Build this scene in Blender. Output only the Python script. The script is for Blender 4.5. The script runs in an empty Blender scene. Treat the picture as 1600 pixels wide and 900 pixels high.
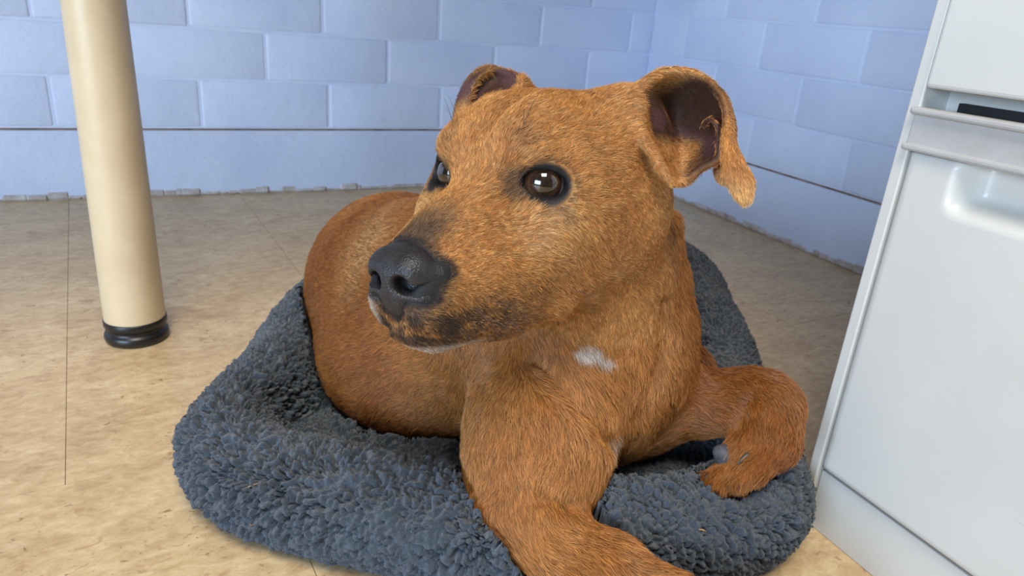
import bpy, bmesh, math
import numpy as np
from mathutils import Matrix, Vector

scene = bpy.context.scene
COL = scene.collection
rng = np.random.default_rng(7)

# ------------------------------------------------------------------ camera
CAM_H = 0.40
FPX = 1100.0                      # focal length in pixels of a 1600 px wide frame
_p, _r, _y = [math.radians(v) for v in (21.439, 4.662, 27.039)]
_F = np.array([math.sin(_y) * math.cos(_p), math.cos(_y) * math.cos(_p), -math.sin(_p)])
_R0 = np.array([math.cos(_y), -math.sin(_y), 0.0])
_U0 = np.cross(_R0, _F)
CR = math.cos(_r) * _R0 + math.sin(_r) * _U0
CU = -math.sin(_r) * _R0 + math.cos(_r) * _U0
CF = _F
CC = np.array([0.0, 0.0, CAM_H])


def ray(x, y):
    return (x - 800) / FPX * CR - (y - 450) / FPX * CU + CF


def at(x, y, dep):
    """point of the room seen at pixel x, y of the photograph, dep metres along the lens axis"""
    return CC + dep * ray(x, y)


cam_data = bpy.data.cameras.new('camera')
cam_data.sensor_width = 36.0
cam_data.lens = FPX / 1600 * 36.0
cam_data.clip_start = 0.02
cam = bpy.data.objects.new('camera', cam_data)
COL.objects.link(cam)
m3 = np.stack([CR, CU, -CF], axis=1)
cam.matrix_world = Matrix.Translation(Vector(CC)) @ Matrix([list(r) for r in m3]).to_4x4()
cam_data.dof.use_dof = True
cam_data.dof.focus_distance = 0.42
cam_data.dof.aperture_fstop = 16.0
scene.camera = cam

# ------------------------------------------------------------------ world, lights, exposure
world = bpy.data.worlds.new('world')
scene.world = world
world.use_nodes = True
world.node_tree.nodes['Background'].inputs[0].default_value = (0.80, 0.88, 1.0, 1)
world.node_tree.nodes['Background'].inputs[1].default_value = 0.11


def area_light(name, loc, target, sx, sy, power, color):
    l = bpy.data.lights.new(name, 'AREA')
    l.shape = 'RECTANGLE'
    l.size, l.size_y = sx, sy
    l.energy = power
    l.color = color
    o = bpy.data.objects.new(name, l)
    COL.objects.link(o)
    o.location = loc
    d = Vector(target) - Vector(loc)
    o.rotation_euler = d.to_track_quat('-Z', 'Y').to_euler()
    return o


area_light('ceiling_window', (-0.25, -0.5, 2.05), (0.12, 0.42, 0.1), 0.9, 0.9, 45, (1.0, 0.93, 0.83))
area_light('window_sky', (-2.4, -1.1, 0.85), (0.9, 1.3, 0.3), 1.8, 1.0, 112, (0.57, 0.75, 1.0))

scene.view_settings.view_transform = 'Standard'
scene.view_settings.look = 'None'
scene.view_settings.gamma = 1.0
scene.view_settings.use_curve_mapping = False
scene.view_settings.exposure = 0.0


# ------------------------------------------------------------------ helpers
def lin(r, g, b):
    def f(c):
        c /= 255.0
        return c / 12.92 if c <= 0.04045 else ((c + 0.055) / 1.055) ** 2.4
    return (f(r), f(g), f(b), 1.0)


def tag(o, label=None, cat=None, group=None, kind=None):
    if label: o['label'] = label
    if cat: o['category'] = cat
    if group: o['group'] = group
    if kind: o['kind'] = kind
    return o


def empty(name, loc=(0, 0, 0)):
    o = bpy.data.objects.new(name, None)
    o.empty_display_size = 0.05
    COL.objects.link(o)
    o.location = loc
    return o


def link_mesh(name, me, mat=None, parent=None):
    o = bpy.data.objects.new(name, me)
    COL.objects.link(o)
    if mat is not None and len(me.materials) == 0:
        me.materials.append(mat)
    if parent is not None:
        o.parent = parent
        o.matrix_parent_inverse = parent.matrix_basis.inverted()
    return o


def bm_obj(name, bm, mat, parent=None, smooth=False):
    me = bpy.data.meshes.new(name)
    bm.to_mesh(me)
    bm.free()
    if smooth:
        me.polygons.foreach_set('use_smooth', [True] * len(me.polygons))
    return link_mesh(name, me, mat, parent)


def box_bm(x0, x1, y0, y1, z0, z1, bev=0.0, seg=2, bm=None):
    own = bm is None
    b2 = bmesh.new()
    bmesh.ops.create_cube(b2, size=1.0)
    bmesh.ops.scale(b2, vec=(x1 - x0, y1 - y0, z1 - z0), verts=b2.verts)
    bmesh.ops.translate(b2, vec=((x0 + x1) / 2, (y0 + y1) / 2, (z0 + z1) / 2), verts=b2.verts)
    if bev > 0:
        bmesh.ops.bevel(b2, geom=list(b2.edges), offset=bev, segments=seg, affect='EDGES', profile=0.5)
    if own:
        return b2
    me = bpy.data.meshes.new('t')
    b2.to_mesh(me)
    b2.free()
    bm.from_mesh(me)
    bpy.data.meshes.remove(me)
    return bm


def lathe(name, prof, mat, parent=None, seg=64):
    n = len(prof)
    a = np.linspace(0, 2 * np.pi, seg, endpoint=False)
    r = np.array([p[0] for p in prof])
    z = np.array([p[1] for p in prof])
    V = np.stack([r[:, None] * np.cos(a), r[:, None] * np.sin(a), np.repeat(z[:, None], seg, 1)], -1).reshape(-1, 3)
    Fs = []
    for i in range(n - 1):
        for j in range(seg):
            k = (j + 1) % seg
            Fs.append((i * seg + j, i * seg + k, (i + 1) * seg + k, (i + 1) * seg + j))
    Fs.append(tuple(range(seg))[::-1])
    Fs.append(tuple((n - 1) * seg + j for j in range(seg)))
    me = bpy.data.meshes.new(name)
    me.from_pydata(V.tolist(), [], Fs)
    me.polygons.foreach_set('use_smooth', [True] * len(me.polygons))
    return link_mesh(name, me, mat, parent)


class NT:
    """small node-tree helper"""
    def __init__(self, name):
        self.m = bpy.data.materials.new(name)
        self.m.use_nodes = True
        self.t = self.m.node_tree
        self.bsdf = self.t.nodes['Principled BSDF']

    def n(self, kind, **kw):
        nd = self.t.nodes.new('ShaderNode' + kind)
        for k, v in kw.items():
            if hasattr(nd, k) and not k[0].isupper():
                setattr(nd, k, v)
        for k, v in kw.items():
            if k[0].isupper():
                nd.inputs[k.replace('_', ' ')].default_value = v
        return nd

    def l(self, a, b):
        self.t.links.new(a, b)

    def ramp(self, fac, stops, interp='LINEAR'):
        r = self.n('ValToRGB')
        r.color_ramp.interpolation = interp
        el = r.color_ramp.elements
        while len(el) < len(stops):
            el.new(0.5)
        for e, (p, c) in zip(el, stops):
            e.position = p
            e.color = c if len(c) == 4 else (*c, 1)
        self.l(fac, r.inputs[0])
        return r.outputs[0]

    def mix(self, fac, a, b, blend='MIX'):
        x = self.n('Mix', data_type='RGBA', blend_type=blend)
        for s, v in ((x.inputs[0], fac), (x.inputs[6], a), (x.inputs[7], b)):
            if isinstance(v, (int, float, tuple, list)):
                s.default_value = v
            else:
                self.l(v, s)
        return x.outputs[2]

    def noise(self, vec, scale, detail=4, rough=0.55, dist=0.0):
        x = self.n('TexNoise', Scale=scale, Detail=detail, Roughness=rough, Distortion=dist)
        if vec is not None:
            self.l(vec, x.inputs['Vector'])
        return x.outputs['Fac']

    def bump(self, h, strength, dist):
        b = self.n('Bump', Strength=strength, Distance=dist)
        self.l(h, b.inputs['Height'])
        self.l(b.outputs[0], self.bsdf.inputs['Normal'])
        return b

    def pos(self, scale=(1, 1, 1), rot=(0, 0, 0)):
        g = self.n('NewGeometry')
        mp = self.n('Mapping')
        mp.inputs['Scale'].default_value = scale
        mp.inputs['Rotation'].default_value = rot
        self.l(g.outputs['Position'], mp.inputs['Vector'])
        return mp.outputs[0]

    def set(self, **kw):
        for k, v in kw.items():
            self.bsdf.inputs[k.replace('_', ' ')].default_value = v
        return self


# ------------------------------------------------------------------ materials of the room
def mat_floor():
    t = NT('travertine_vinyl')
    v = t.pos((1, 1, 1), (0, 0, math.radians(8)))
    vs = t.pos((1.0, 1.7, 1), (0, 0, math.radians(-22)))
    big = t.noise(vs, 9, 6, 0.62, 0.8)
    base = t.ramp(big, [(0.30, lin(176, 144, 106)), (0.46, lin(200, 171, 129)), (0.58, lin(216, 190, 147)), (0.75, lin(229, 208, 170))])
    fine = t.noise(vs, 60, 7, 0.7, 0.5)
    base = t.mix(0.5, base, t.ramp(fine, [(0.32, lin(164, 132, 96)), (0.5, lin(204, 176, 136)), (0.68, lin(233, 213, 176))]))
    zone = t.noise(v, 8, 3, 0.6)
    zr = t.ramp(zone, [(0.40, (0, 0, 0)), (0.56, (1, 1, 1))])
    for sc, lo, hi, c in ((42, 0.62, 0.70, lin(172, 134, 96)), (95, 0.63, 0.70, lin(142, 106, 74)), (170, 0.66, 0.72, lin(120, 90, 64))):
        pm = t.n('Math', operation='MULTIPLY')
        t.l(t.ramp(t.noise(vs, sc, 3, 0.6, 0.7), [(lo, (0, 0, 0)), (hi, (0.9, 0.9, 0.9))]), pm.inputs[0])
        t.l(zr, pm.inputs[1])
        base = t.mix(pm.outputs[0], base, c)
    t.l(base, t.bsdf.inputs['Base Color'])
    t.set(Roughness=0.42)
    t.bump(t.noise(v, 120, 3), 0.15, 0.001)
    return t.m


def mat_paint():
    t = NT('painted_brick')
    v = t.pos()
    n1 = t.noise(v, 6, 4)
    c = t.ramp(n1, [(0.3, lin(208, 220, 244)), (0.7, lin(222, 233, 253))])
    dirt = t.noise(v, 38, 5, 0.7)
    c = t.mix(t.ramp(dirt, [(0.66, (0, 0, 0)), (0.82, (0.5, 0.5, 0.5))]), c, lin(168, 165, 165))
    t.l(c, t.bsdf.inputs['Base Color'])
    t.set(Roughness=0.55)
    mixn = t.n('Math', operation='ADD')
    t.l(t.noise(v, 45, 5, 0.6), mixn.inputs[0])
    t.l(t.noise(v, 12, 3, 0.5), mixn.inputs[1])
    t.bump(mixn.outputs[0], 0.28, 0.006)
    return t.m


def mat_plain(name, col, rough, metal=0.0, bump=None, coat=0.0, var=None):
    t = NT(name)
    if var:
        n = t.noise(t.pos(), var[0], 4)
        t.l(t.ramp(n, [(0.35, var[1]), (0.65, col)]), t.bsdf.inputs['Base Color'])
    else:
        t.set(Base_Color=col)
    t.set(Roughness=rough, Metallic=metal, Coat_Weight=coat)
    if bump:
        t.bump(t.noise(t.pos(), bump[0], 4), bump[1], 0.002)
    return t.m


M_FLOOR = mat_floor()
M_PAINT = mat_paint()
M_SEAM = mat_plain('floor_seam', lin(120, 96, 72), 0.8, var=(40, lin(96, 76, 58)))
M_CRACK = mat_plain('brown_crack', lin(150, 126, 112), 0.9, var=(30, lin(112, 88, 76)))
M_PLASTER = mat_plain('bare_plaster', lin(205, 200, 198), 0.9, bump=(80, 0.6), var=(50, lin(176, 160, 150)))
M_CREAM = mat_plain('cream_enamel', lin(212, 193, 158), 0.38, bump=(160, 0.04), var=(25, lin(205, 185, 150)))
M_BLACK = mat_plain('black_plastic', lin(22, 22, 23), 0.35, bump=(220, 0.05), var=(60, lin(28, 27, 26)))
M_DESK = mat_plain('desk_laminate', lin(205, 190, 165), 0.5, var=(20, lin(190, 172, 145)))
def mat_white():
    t = NT('white_enamel')
    v = t.pos()
    c = t.ramp(t.noise(v, 9, 3), [(0.3, lin(198, 197, 190)), (0.7, lin(206, 205, 198))])
    sc = t.noise(t.pos((1, 1, 6)), 30, 4, 0.6)
    c = t.mix(t.ramp(sc, [(0.70, (0, 0, 0)), (0.76, (0.3, 0.3, 0.3))]), c, lin(170, 168, 165))
    t.l(c, t.bsdf.inputs['Base Color'])
    t.set(Roughness=0.34)
    t.bump(t.noise(v, 60, 3), 0.03, 0.001)
    return t.m


M_WHITE = mat_white()
M_ALU = mat_plain('grey_rail', lin(196, 195, 192), 0.42, 0.25, bump=(300, 0.08), var=(30, lin(184, 182, 178)))
M_DARK = mat_plain('gap_shadow_black', lin(30, 30, 32), 0.8, var=(30, lin(24, 24, 26)))  # near-black that paints the shadow in the slit above the rail

# ------------------------------------------------------------------ the room
YB, XR = 1.546, 1.125             # planes of the back wall and of the right wall
XL, YF = -2.7, -1.3


def clip_poly(poly, x0, x1, y0, y1):
    def cut(p, ax, val, sgn):
        out = []
        for i in range(len(p)):
            a, b = p[i], p[(i + 1) % len(p)]
            ia, ib = (a[ax] - val) * sgn >= 0, (b[ax] - val) * sgn >= 0
            if ia: out.append(a)
            if ia != ib:
                t = (val - a[ax]) / (b[ax] - a[ax])
                out.append((a[0] + t * (b[0] - a[0]), a[1] + t * (b[1] - a[1])))
        return out
    for ax, val, s in ((0, x0, 1), (0, x1, -1), (1, y0, 1), (1, y1, -1)):
        poly = cut(poly, ax, val, s)
        if len(poly) < 3: return []
    return poly


floor = bm_obj('floor', box_bm(XL, XR + 0.1, YF, YB + 0.1, -0.06, -0.0012), M_SEAM)
tag(floor, 'beige travertine-look vinyl tile floor', 'floor', kind='structure')
TA = math.radians(4.5)
tu, tv = np.array([math.cos(TA), math.sin(TA)]), np.array([-math.sin(TA), math.cos(TA)])
t0 = np.array([-0.104, 0.594])
TS = 0.305
for j in range(-7, 5):
    off = 0.16 if j < 0 else 0.0
    for i in range(-10, 6):
        q = []
        g = 0.0003
        for (a, b) in ((i * TS + off + g, j * TS + g), ((i + 1) * TS + off - g, j * TS + g),
                       ((i + 1) * TS + off - g, (j + 1) * TS - g), (i * TS + off + g, (j + 1) * TS - g)):
            q.append(tuple(t0 + a * tu + b * tv))
        q = clip_poly(q, XL, XR, YF, YB)
        if len(q) < 3: continue
        ar = 0.5 * abs(sum(q[k][0] * q[(k + 1) % len(q)][1] - q[(k + 1) % len(q)][0] * q[k][1] for k in range(len(q))))
        if ar < 2e-4: continue
        n = len(q)
        V = [(x, y, 0.0) for x, y in q] + [(x, y, -0.0012) for x, y in q]
        Fc = [tuple(range(n)), tuple(range(2 * n - 1, n - 1, -1))] + [(k + n, (k + 1) % n + n, (k + 1) % n, k) for k in range(n)]
        me = bpy.data.meshes.new('tile')
        me.from_pydata(V, [], Fc)
        link_mesh('tile', me, M_FLOOR, floor)

BH, BL, ZB0 = 0.0945, 0.25, 0.1345


def brick_mesh(L):
    bm = box_bm(-L / 2 + 0.001, L / 2 - 0.001, -0.006, 0.02, -BH / 2 + 0.0008, BH / 2 - 0.0008, 0.0055, 3)
    me = bpy.data.meshes.new('brick')
    bm.to_mesh(me)
    bm.free()
    me.polygons.foreach_set('use_smooth', [True] * len(me.polygons))
    me.materials.append(M_PAINT)
    return me


BRICK = {}


def build_wall(name, label, L0, L1, xf, starts):
    """xf(s, n, z): along the wall, out of the wall face (towards the room) and up -> room coordinates"""
    def to(bm):
        for v in bm.verts:
            v.co = Vector(xf(v.co.x, v.co.y, v.co.z))
        bmesh.ops.recalc_face_normals(bm, faces=bm.faces)
        return bm
    w = bm_obj(name, to(box_bm(L0, L1, -0.12, 0.0006, -0.06, 2.3)), M_PAINT)
    tag(w, label, 'wall', kind='structure')
    # painted footing course below the damp-proof line, in lengths with hardly visible joints
    fx = L0
    k = 0
    while fx < L1 - 0.01:
        nx = L1
        b = box_bm(fx + 0.0004, nx - 0.0004, -0.02, 0.003, 0.0, ZB0 - 0.0035, 0.0022, 2)
        o = bm_obj('footing_block', to(b), M_PAINT, w, True)
        fx = nx
    # the damp-proof line: a thin brown crack
    bm_obj('damp_proof_course', to(box_bm(L0, L1, -0.02, 0.0008, ZB0 - 0.0035, ZB0 + 0.0005)), M_CRACK, w)
    # broken plaster along the foot of the wall
    r = np.random.default_rng(len(name))
    s = L0
    bm = bmesh.new()
    while s < L1 - 0.03:
        ln = r.uniform(0.012, 0.04)
        h = r.uniform(0.005, 0.016)
        e = min(s + ln, L1)
        box_bm(s, e, 0.0, 0.0045 + r.uniform(0, 0.003), 0.0, h, 0.003, 1, bm)
        s = e - 0.002
    bm_obj('plaster_edge', to(bm), M_PLASTER, w)
    for row, st in enumerate(starts):
        z = ZB0 + 0.0005 + (row + 0.5) * BH
        s = st
        while s > L0: s -= BL
        while s < L1:
            a, b = max(s, L0), min(s + BL, L1)
            s += BL
            if b - a < 0.03: continue
            key = round(b - a, 3)
            if key not in BRICK: BRICK[key] = brick_mesh(key)
            o = link_mesh('brick', BRICK[key], None, w)
            jit = r.uniform(-0.0006, 0.0006)
            p = xf((a + b) / 2, jit - 0.0036, z + r.uniform(-0.0008, 0.0008))
            o.location = p
            dx = Vector(xf(1, 0, 0)) - Vector(xf(0, 0, 0))
            nn = Vector(xf(0, 1, 0)) - Vector(xf(0, 0, 0))
            if dx.cross(-nn).z < 0: dx = -dx
            o.rotation_euler = Matrix((dx, -nn, Vector((0, 0, 1)))).transposed().to_euler()
    return w


rows_b = [0.068, 0.195, 0.0585, 0.19, 0.06, 0.19, 0.06, 0.19]
rows_r = [1.143, 1.285, 1.16, 1.286, 1.16, 1.285, 1.16, 1.285]
build_wall('wall_back', 'pale blue-grey painted brick wall behind the dog', XL, XR, lambda s, n, z: (s, YB - n, z), rows_b)
build_wall('wall_right', 'pale blue painted brick wall running behind the white cabinet', YF, YB, lambda s, n, z: (XR - n, s, z), rows_r)

# ------------------------------------------------------------------ desk with its round leg
desk = empty('desk', (-0.053, 0.876, 0))
tag(desk, 'desk on a round cream metal leg with a black foot, standing by the brick wall', 'desk')
leg = lathe('leg', [(0.0330, 0.0245), (0.0330, 0.03), (0.0296, 0.37), (0.0285, 0.55), (0.028, 0.7655)], M_CREAM, desk)
leg.location = (-0.053, 0.876, 0)
foot = lathe('foot', [(0.029, 0.0), (0.0335, 0.0016), (0.0350, 0.005), (0.0350, 0.009), (0.0335, 0.0125), (0.0312, 0.0138), (0.0312, 0.018),
                      (0.0330, 0.0192), (0.0342, 0.0215), (0.0342, 0.0275), (0.0333, 0.0288), (0.032, 0.0288)], M_BLACK, leg)
foot.parent = leg
foot.matrix_parent_inverse = Matrix.Identity(4)
bm_obj('tabletop', box_bm(-1.0, 1.10, 0.55, 1.53, 0.766, 0.791, 0.003), M_DESK, desk)
bm_obj('apron', box_bm(-0.98, 1.05, 0.887, 0.905, 0.70, 0.7655, 0.002), M_CREAM, desk)

# ------------------------------------------------------------------ white drawer cabinet
CX, CY0, CY1 = 0.475, -0.22, 0.340
cab = empty('cabinet', (0.7, 0.06, 0))
tag(cab, 'white drawer cabinet with grey rail handle on the right of the dog bed', 'cabinet')
bm = box_bm(CX, 1.06, CY1 - 0.0095, CY1, 0.0, 0.745, 0.0012)
bm_obj('side_panel', bm, M_WHITE, cab)
bm_obj('side_panel', box_bm(CX, 1.06, CY0, CY0 + 0.0095, 0.0, 0.745, 0.0012), M_WHITE, cab)
bm_obj('carcass', box_bm(CX + 0.028, 1.055, CY0 + 0.0095, CY1 - 0.0095, 0.01, 0.74), M_WHITE, cab)
bm_obj('worktop', box_bm(CX - 0.03, 1.11, CY0 - 0.1, 0.545, 0.745, 0.775, 0.003), M_DESK, cab)
bm_obj('plinth', box_bm(CX + 0.004, CX + 0.024, CY0 + 0.0105, CY1 - 0.0105, 0.0, 0.056, 0.001), M_WHITE, cab)


def drawer_front(name, z0, z1, x0, x1, scoop=None):
    """front panel; scoop=(y0,y1,z0,z1,depth) presses a rounded grip pocket into the face"""
    ya, yb = CY0 + 0.011, CY1 - 0.011
    if not scoop:
        return bm_obj(name, box_bm(x0, x1, ya, yb, z0, z1, 0.003, 3), M_WHITE, cab, False)
    NY, NZ = 150, 90
    ys = np.linspace(ya, yb, NY)
    zs = np.linspace(z0, z1, NZ)
    Y, Z = np.meshgrid(ys, zs, indexing='ij')
    sy0, sy1, sz0, sz1, dp = scoop

    def st(a):
        a = np.clip(a, 0, 1)
        return a * a * (3 - 2 * a)
    rad = 0.014
    mask = st((Y - sy0) / rad) * st((sy1 - Y) / rad) * st((Z - sz0) / rad)
    edge = np.minimum(np.minimum(Y - ya, yb - Y), np.minimum(Z - z0, z1 - Z))
    rnd = 0.003 * (1 - np.sqrt(np.clip(1 - (1 - np.clip(edge / 0.003, 0, 1)) ** 2, 0, 1)))
    X = x0 + mask * dp + rnd
    V = np.stack([X, Y, Z], -1).reshape(-1, 3)
    idx = np.arange(NY * NZ).reshape(NY, NZ)
    Fq = np.stack([idx[:-1, :-1], idx[:-1, 1:], idx[1:, 1:], idx[1:, :-1]], -1).reshape(-1, 4).tolist()
    # skirt to give the panel its thickness
    ring = list(idx[:, 0]) + list(idx[-1, 1:]) + list(idx[-2::-1, -1]) + list(idx[0, -2:0:-1])
    base = len(V)
    VB = V[ring].copy()
    VB[:, 0] = x1
    V = np.vstack([V, VB])
    n = len(ring)
    for k in range(n):
        Fq.append((int(ring[k]), int(ring[(k + 1) % n]), base + (k + 1) % n, base + k))
    Fq.append(tuple(base + k for k in range(n - 1, -1, -1)))
    me = bpy.data.meshes.new(name)
    me.from_pydata(V.tolist(), [], Fq)
    bm = bmesh.new()
    bm.from_mesh(me)
    bmesh.ops.recalc_face_normals(bm, faces=bm.faces)
    bm.to_mesh(me)
    bm.free()
    me.polygons.foreach_set('use_smooth', [True] * len(me.polygons))
    return link_mesh(name, me, M_WHITE, cab)


low = drawer_front('drawer_front', 0.060, 0.3292, CX - 0.001, CX + 0.026, (CY0 + 0.06, 0.2935, 0.293, 0.40, 0.022))
upper = drawer_front('drawer_front', 0.3725, 0.738, CX - 0.004, CX + 0.024)
# grey rail with rounded lips along the top of the lower drawer
bmr = box_bm(CX - 0.002, CX + 0.026, CY0 + 0.011, CY1 - 0.0075, 0.3305, 0.357, 0.0012, 1)
rail = bm_obj('rail', bmr, M_ALU, cab)
rail['label'] = 'grey metal grip rail'
bm_obj('lip', box_bm(CX - 0.0065, CX + 0.004, CY0 + 0.011, CY1 - 0.0065, 0.3545, 0.3595, 0.0018, 2), M_ALU, rail)
bm_obj('lip', box_bm(CX - 0.0055, CX + 0.004, CY0 + 0.011, CY1 - 0.0065, 0.3298, 0.3345, 0.0016, 2), M_ALU, rail)
bm_obj('gap_shadow_strip', box_bm(CX + 0.022, CX + 0.0279, CY0 + 0.011, CY1 - 0.022, 0.3575, 0.364), M_DARK, cab)  # added dark strip, stands in for the shade inside the open drawer gap


# ------------------------------------------------------------------ noise helpers
def hash3(ix, iy, iz, k):
    h = (ix.astype(np.int64) * 73856093) ^ (iy.astype(np.int64) * 19349663) ^ (iz.astype(np.int64) * 83492791) ^ (k * 2654435761)
    h = (h ^ (h >> 13)) * 1274126177
    h = h ^ (h >> 16)
    return (h & 0xFFFFF).astype(np.float32) / 1048575.0


def vnoise(P, sc, k=0):
    p = P * sc
    i = np.floor(p)
    f = (p - i).astype(np.float32)
    f = f * f * (3 - 2 * f)
    i = i.astype(np.int64)
    out = 0
    for a in (0, 1):
        for b in (0, 1):
            for c in (0, 1):
                w = (f[:, 0] if a else 1 - f[:, 0]) * (f[:, 1] if b else 1 - f[:, 1]) * (f[:, 2] if c else 1 - f[:, 2])
                out = out + w * hash3(i[:, 0] + a, i[:, 1] + b, i[:, 2] + c, k)
    return out


def worley(P, sc, k=0):
    p = (P * sc).astype(np.float32)
    i = np.floor(p).astype(np.int64)
    best = np.full(len(p), 9.0, np.float32)
    sec = np.full(len(p), 9.0, np.float32)
    for a in (-1, 0, 1):
        for b in (-1, 0, 1):
            for c in (-1, 0, 1):
                ix, iy, iz = i[:, 0] + a, i[:, 1] + b, i[:, 2] + c
                dx = ix + hash3(ix, iy, iz, k + 1) - p[:, 0]
                dy = iy + hash3(ix, iy, iz, k + 2) - p[:, 1]
                dz = iz + hash3(ix, iy, iz, k + 3) - p[:, 2]
                d = dx * dx + dy * dy + dz * dz
                n1 = d < best
                sec = np.where(n1, best, np.minimum(sec, d))
                best = np.where(n1, d, best)
    return np.sqrt(best), np.sqrt(sec)


def vert_normals(V, Fq):
    a = V[Fq[:, 2]] - V[Fq[:, 0]]
    b = V[Fq[:, 3]] - V[Fq[:, 1]]
    fn = np.cross(a, b)
    N = np.zeros_like(V)
    for k in range(4):
        np.add.at(N, Fq[:, k], fn)
    return N / (np.linalg.norm(N, axis=1, keepdims=True) + 1e-12)


def quad_mesh(name, V, Fq):
    me = bpy.data.meshes.new(name)
    me.vertices.add(len(V))
    me.vertices.foreach_set('co', np.ascontiguousarray(V, np.float32).ravel())
    me.loops.add(len(Fq) * 4)
    me.loops.foreach_set('vertex_index', np.ascontiguousarray(Fq, np.int32).ravel())
    me.polygons.add(len(Fq))
    me.polygons.foreach_set('loop_start', np.arange(0, len(Fq) * 4, 4, dtype=np.int32))
    me.polygons.foreach_set('loop_total', np.full(len(Fq), 4, np.int32))
    me.update(calc_edges=True)
    me.polygons.foreach_set('use_smooth', np.ones(len(Fq), bool))
    return me


def strands(name, roots, pts, radius, cols, mat, parent):
    """pts: (n, k, 3) strand points, radius (n, k), cols (n, k, 3)"""
    n, k = pts.shape[:2]
    hc = bpy.data.hair_curves.new(name)
    hc.add_curves([k] * n)
    hc.attributes['position'].data.foreach_set('vector', np.ascontiguousarray(pts, np.float32).ravel())
    ra = hc.attributes.get('radius') or hc.attributes.new('radius', 'FLOAT', 'POINT')
    ra.data.foreach_set('value', np.ascontiguousarray(radius, np.float32).ravel())
    ca = hc.attributes.new('tint', 'FLOAT_COLOR', 'POINT')
    c4 = np.concatenate([cols, np.ones((n, k, 1))], -1)
    ca.data.foreach_set('color', np.ascontiguousarray(c4, np.float32).ravel())
    hc.materials.append(mat)
    o = bpy.data.objects.new(name, hc)
    COL.objects.link(o)
    o.parent = parent
    o.matrix_parent_inverse = parent.matrix_basis.inverted()
    return o


# ------------------------------------------------------------------ fleece dog bed
def on_z(x, y, z):
    d = ray(x, y)
    return CC + (z - CC[2]) / d[2] * d


BED_OUT = np.array([on_z(x, y, z)[:2] for x, y, z in (
    (273, 700, .036), (281, 752, .03), (326, 806, .026), (420, 848, .022), (560, 889, .02), (760, 926, .02), (960, 938, .02), (1120, 922, .02),
    (1215, 882, .022), (1262, 828, .026), (1270, 770, .034), (1246, 690, .045), (1200, 590, .05), (1148, 465, .055), (1112, 408, .055), (1058, 384, .055),
    (900, 366, .055), (700, 366, .055), (560, 386, .055), (486, 432, .055), (424, 490, .052), (352, 585, .048), (298, 655, .042))])
BED_C = np.array([0.335, 0.625])
# profile: inset from the outline, height
PROF = np.array([(0.060, 0.001), (0.030, 0.001), (0.012, 0.006), (0.002, 0.020), (0.000, 0.036), (0.004, 0.054), (0.018, 0.071), (0.040, 0.081), (0.062, 0.077),
                 (0.080, 0.062), (0.090, 0.045), (0.101, 0.036), (0.118, 0.040), (0.15, 0.048), (0.20, 0.052), (0.245, 0.053), (0.291, 0.053)])


def spline(P, n):
    """Catmull-Rom resample, even in arc length"""
    P = np.asarray(P, float)
    Q = np.vstack([2 * P[0] - P[1], P, 2 * P[-1] - P[-2]])
    out = []
    for i in range(1, len(Q) - 2):
        t = np.linspace(0, 1, 24, endpoint=False)[:, None]
        a, b, c, d = Q[i - 1], Q[i], Q[i + 1], Q[i + 2]
        out.append(0.5 * (2 * b + (c - a) * t + (2 * a - 5 * b + 4 * c - d) * t ** 2 + (3 * b - a - 3 * c + d) * t ** 3))
    out = np.vstack(out + [P[-1:]])
    s = np.concatenate([[0], np.cumsum(np.linalg.norm(np.diff(out, axis=0), axis=1))])
    u = np.linspace(0, s[-1], n)
    return np.stack([np.interp(u, s, out[:, k]) for k in range(out.shape[1])], -1)


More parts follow.
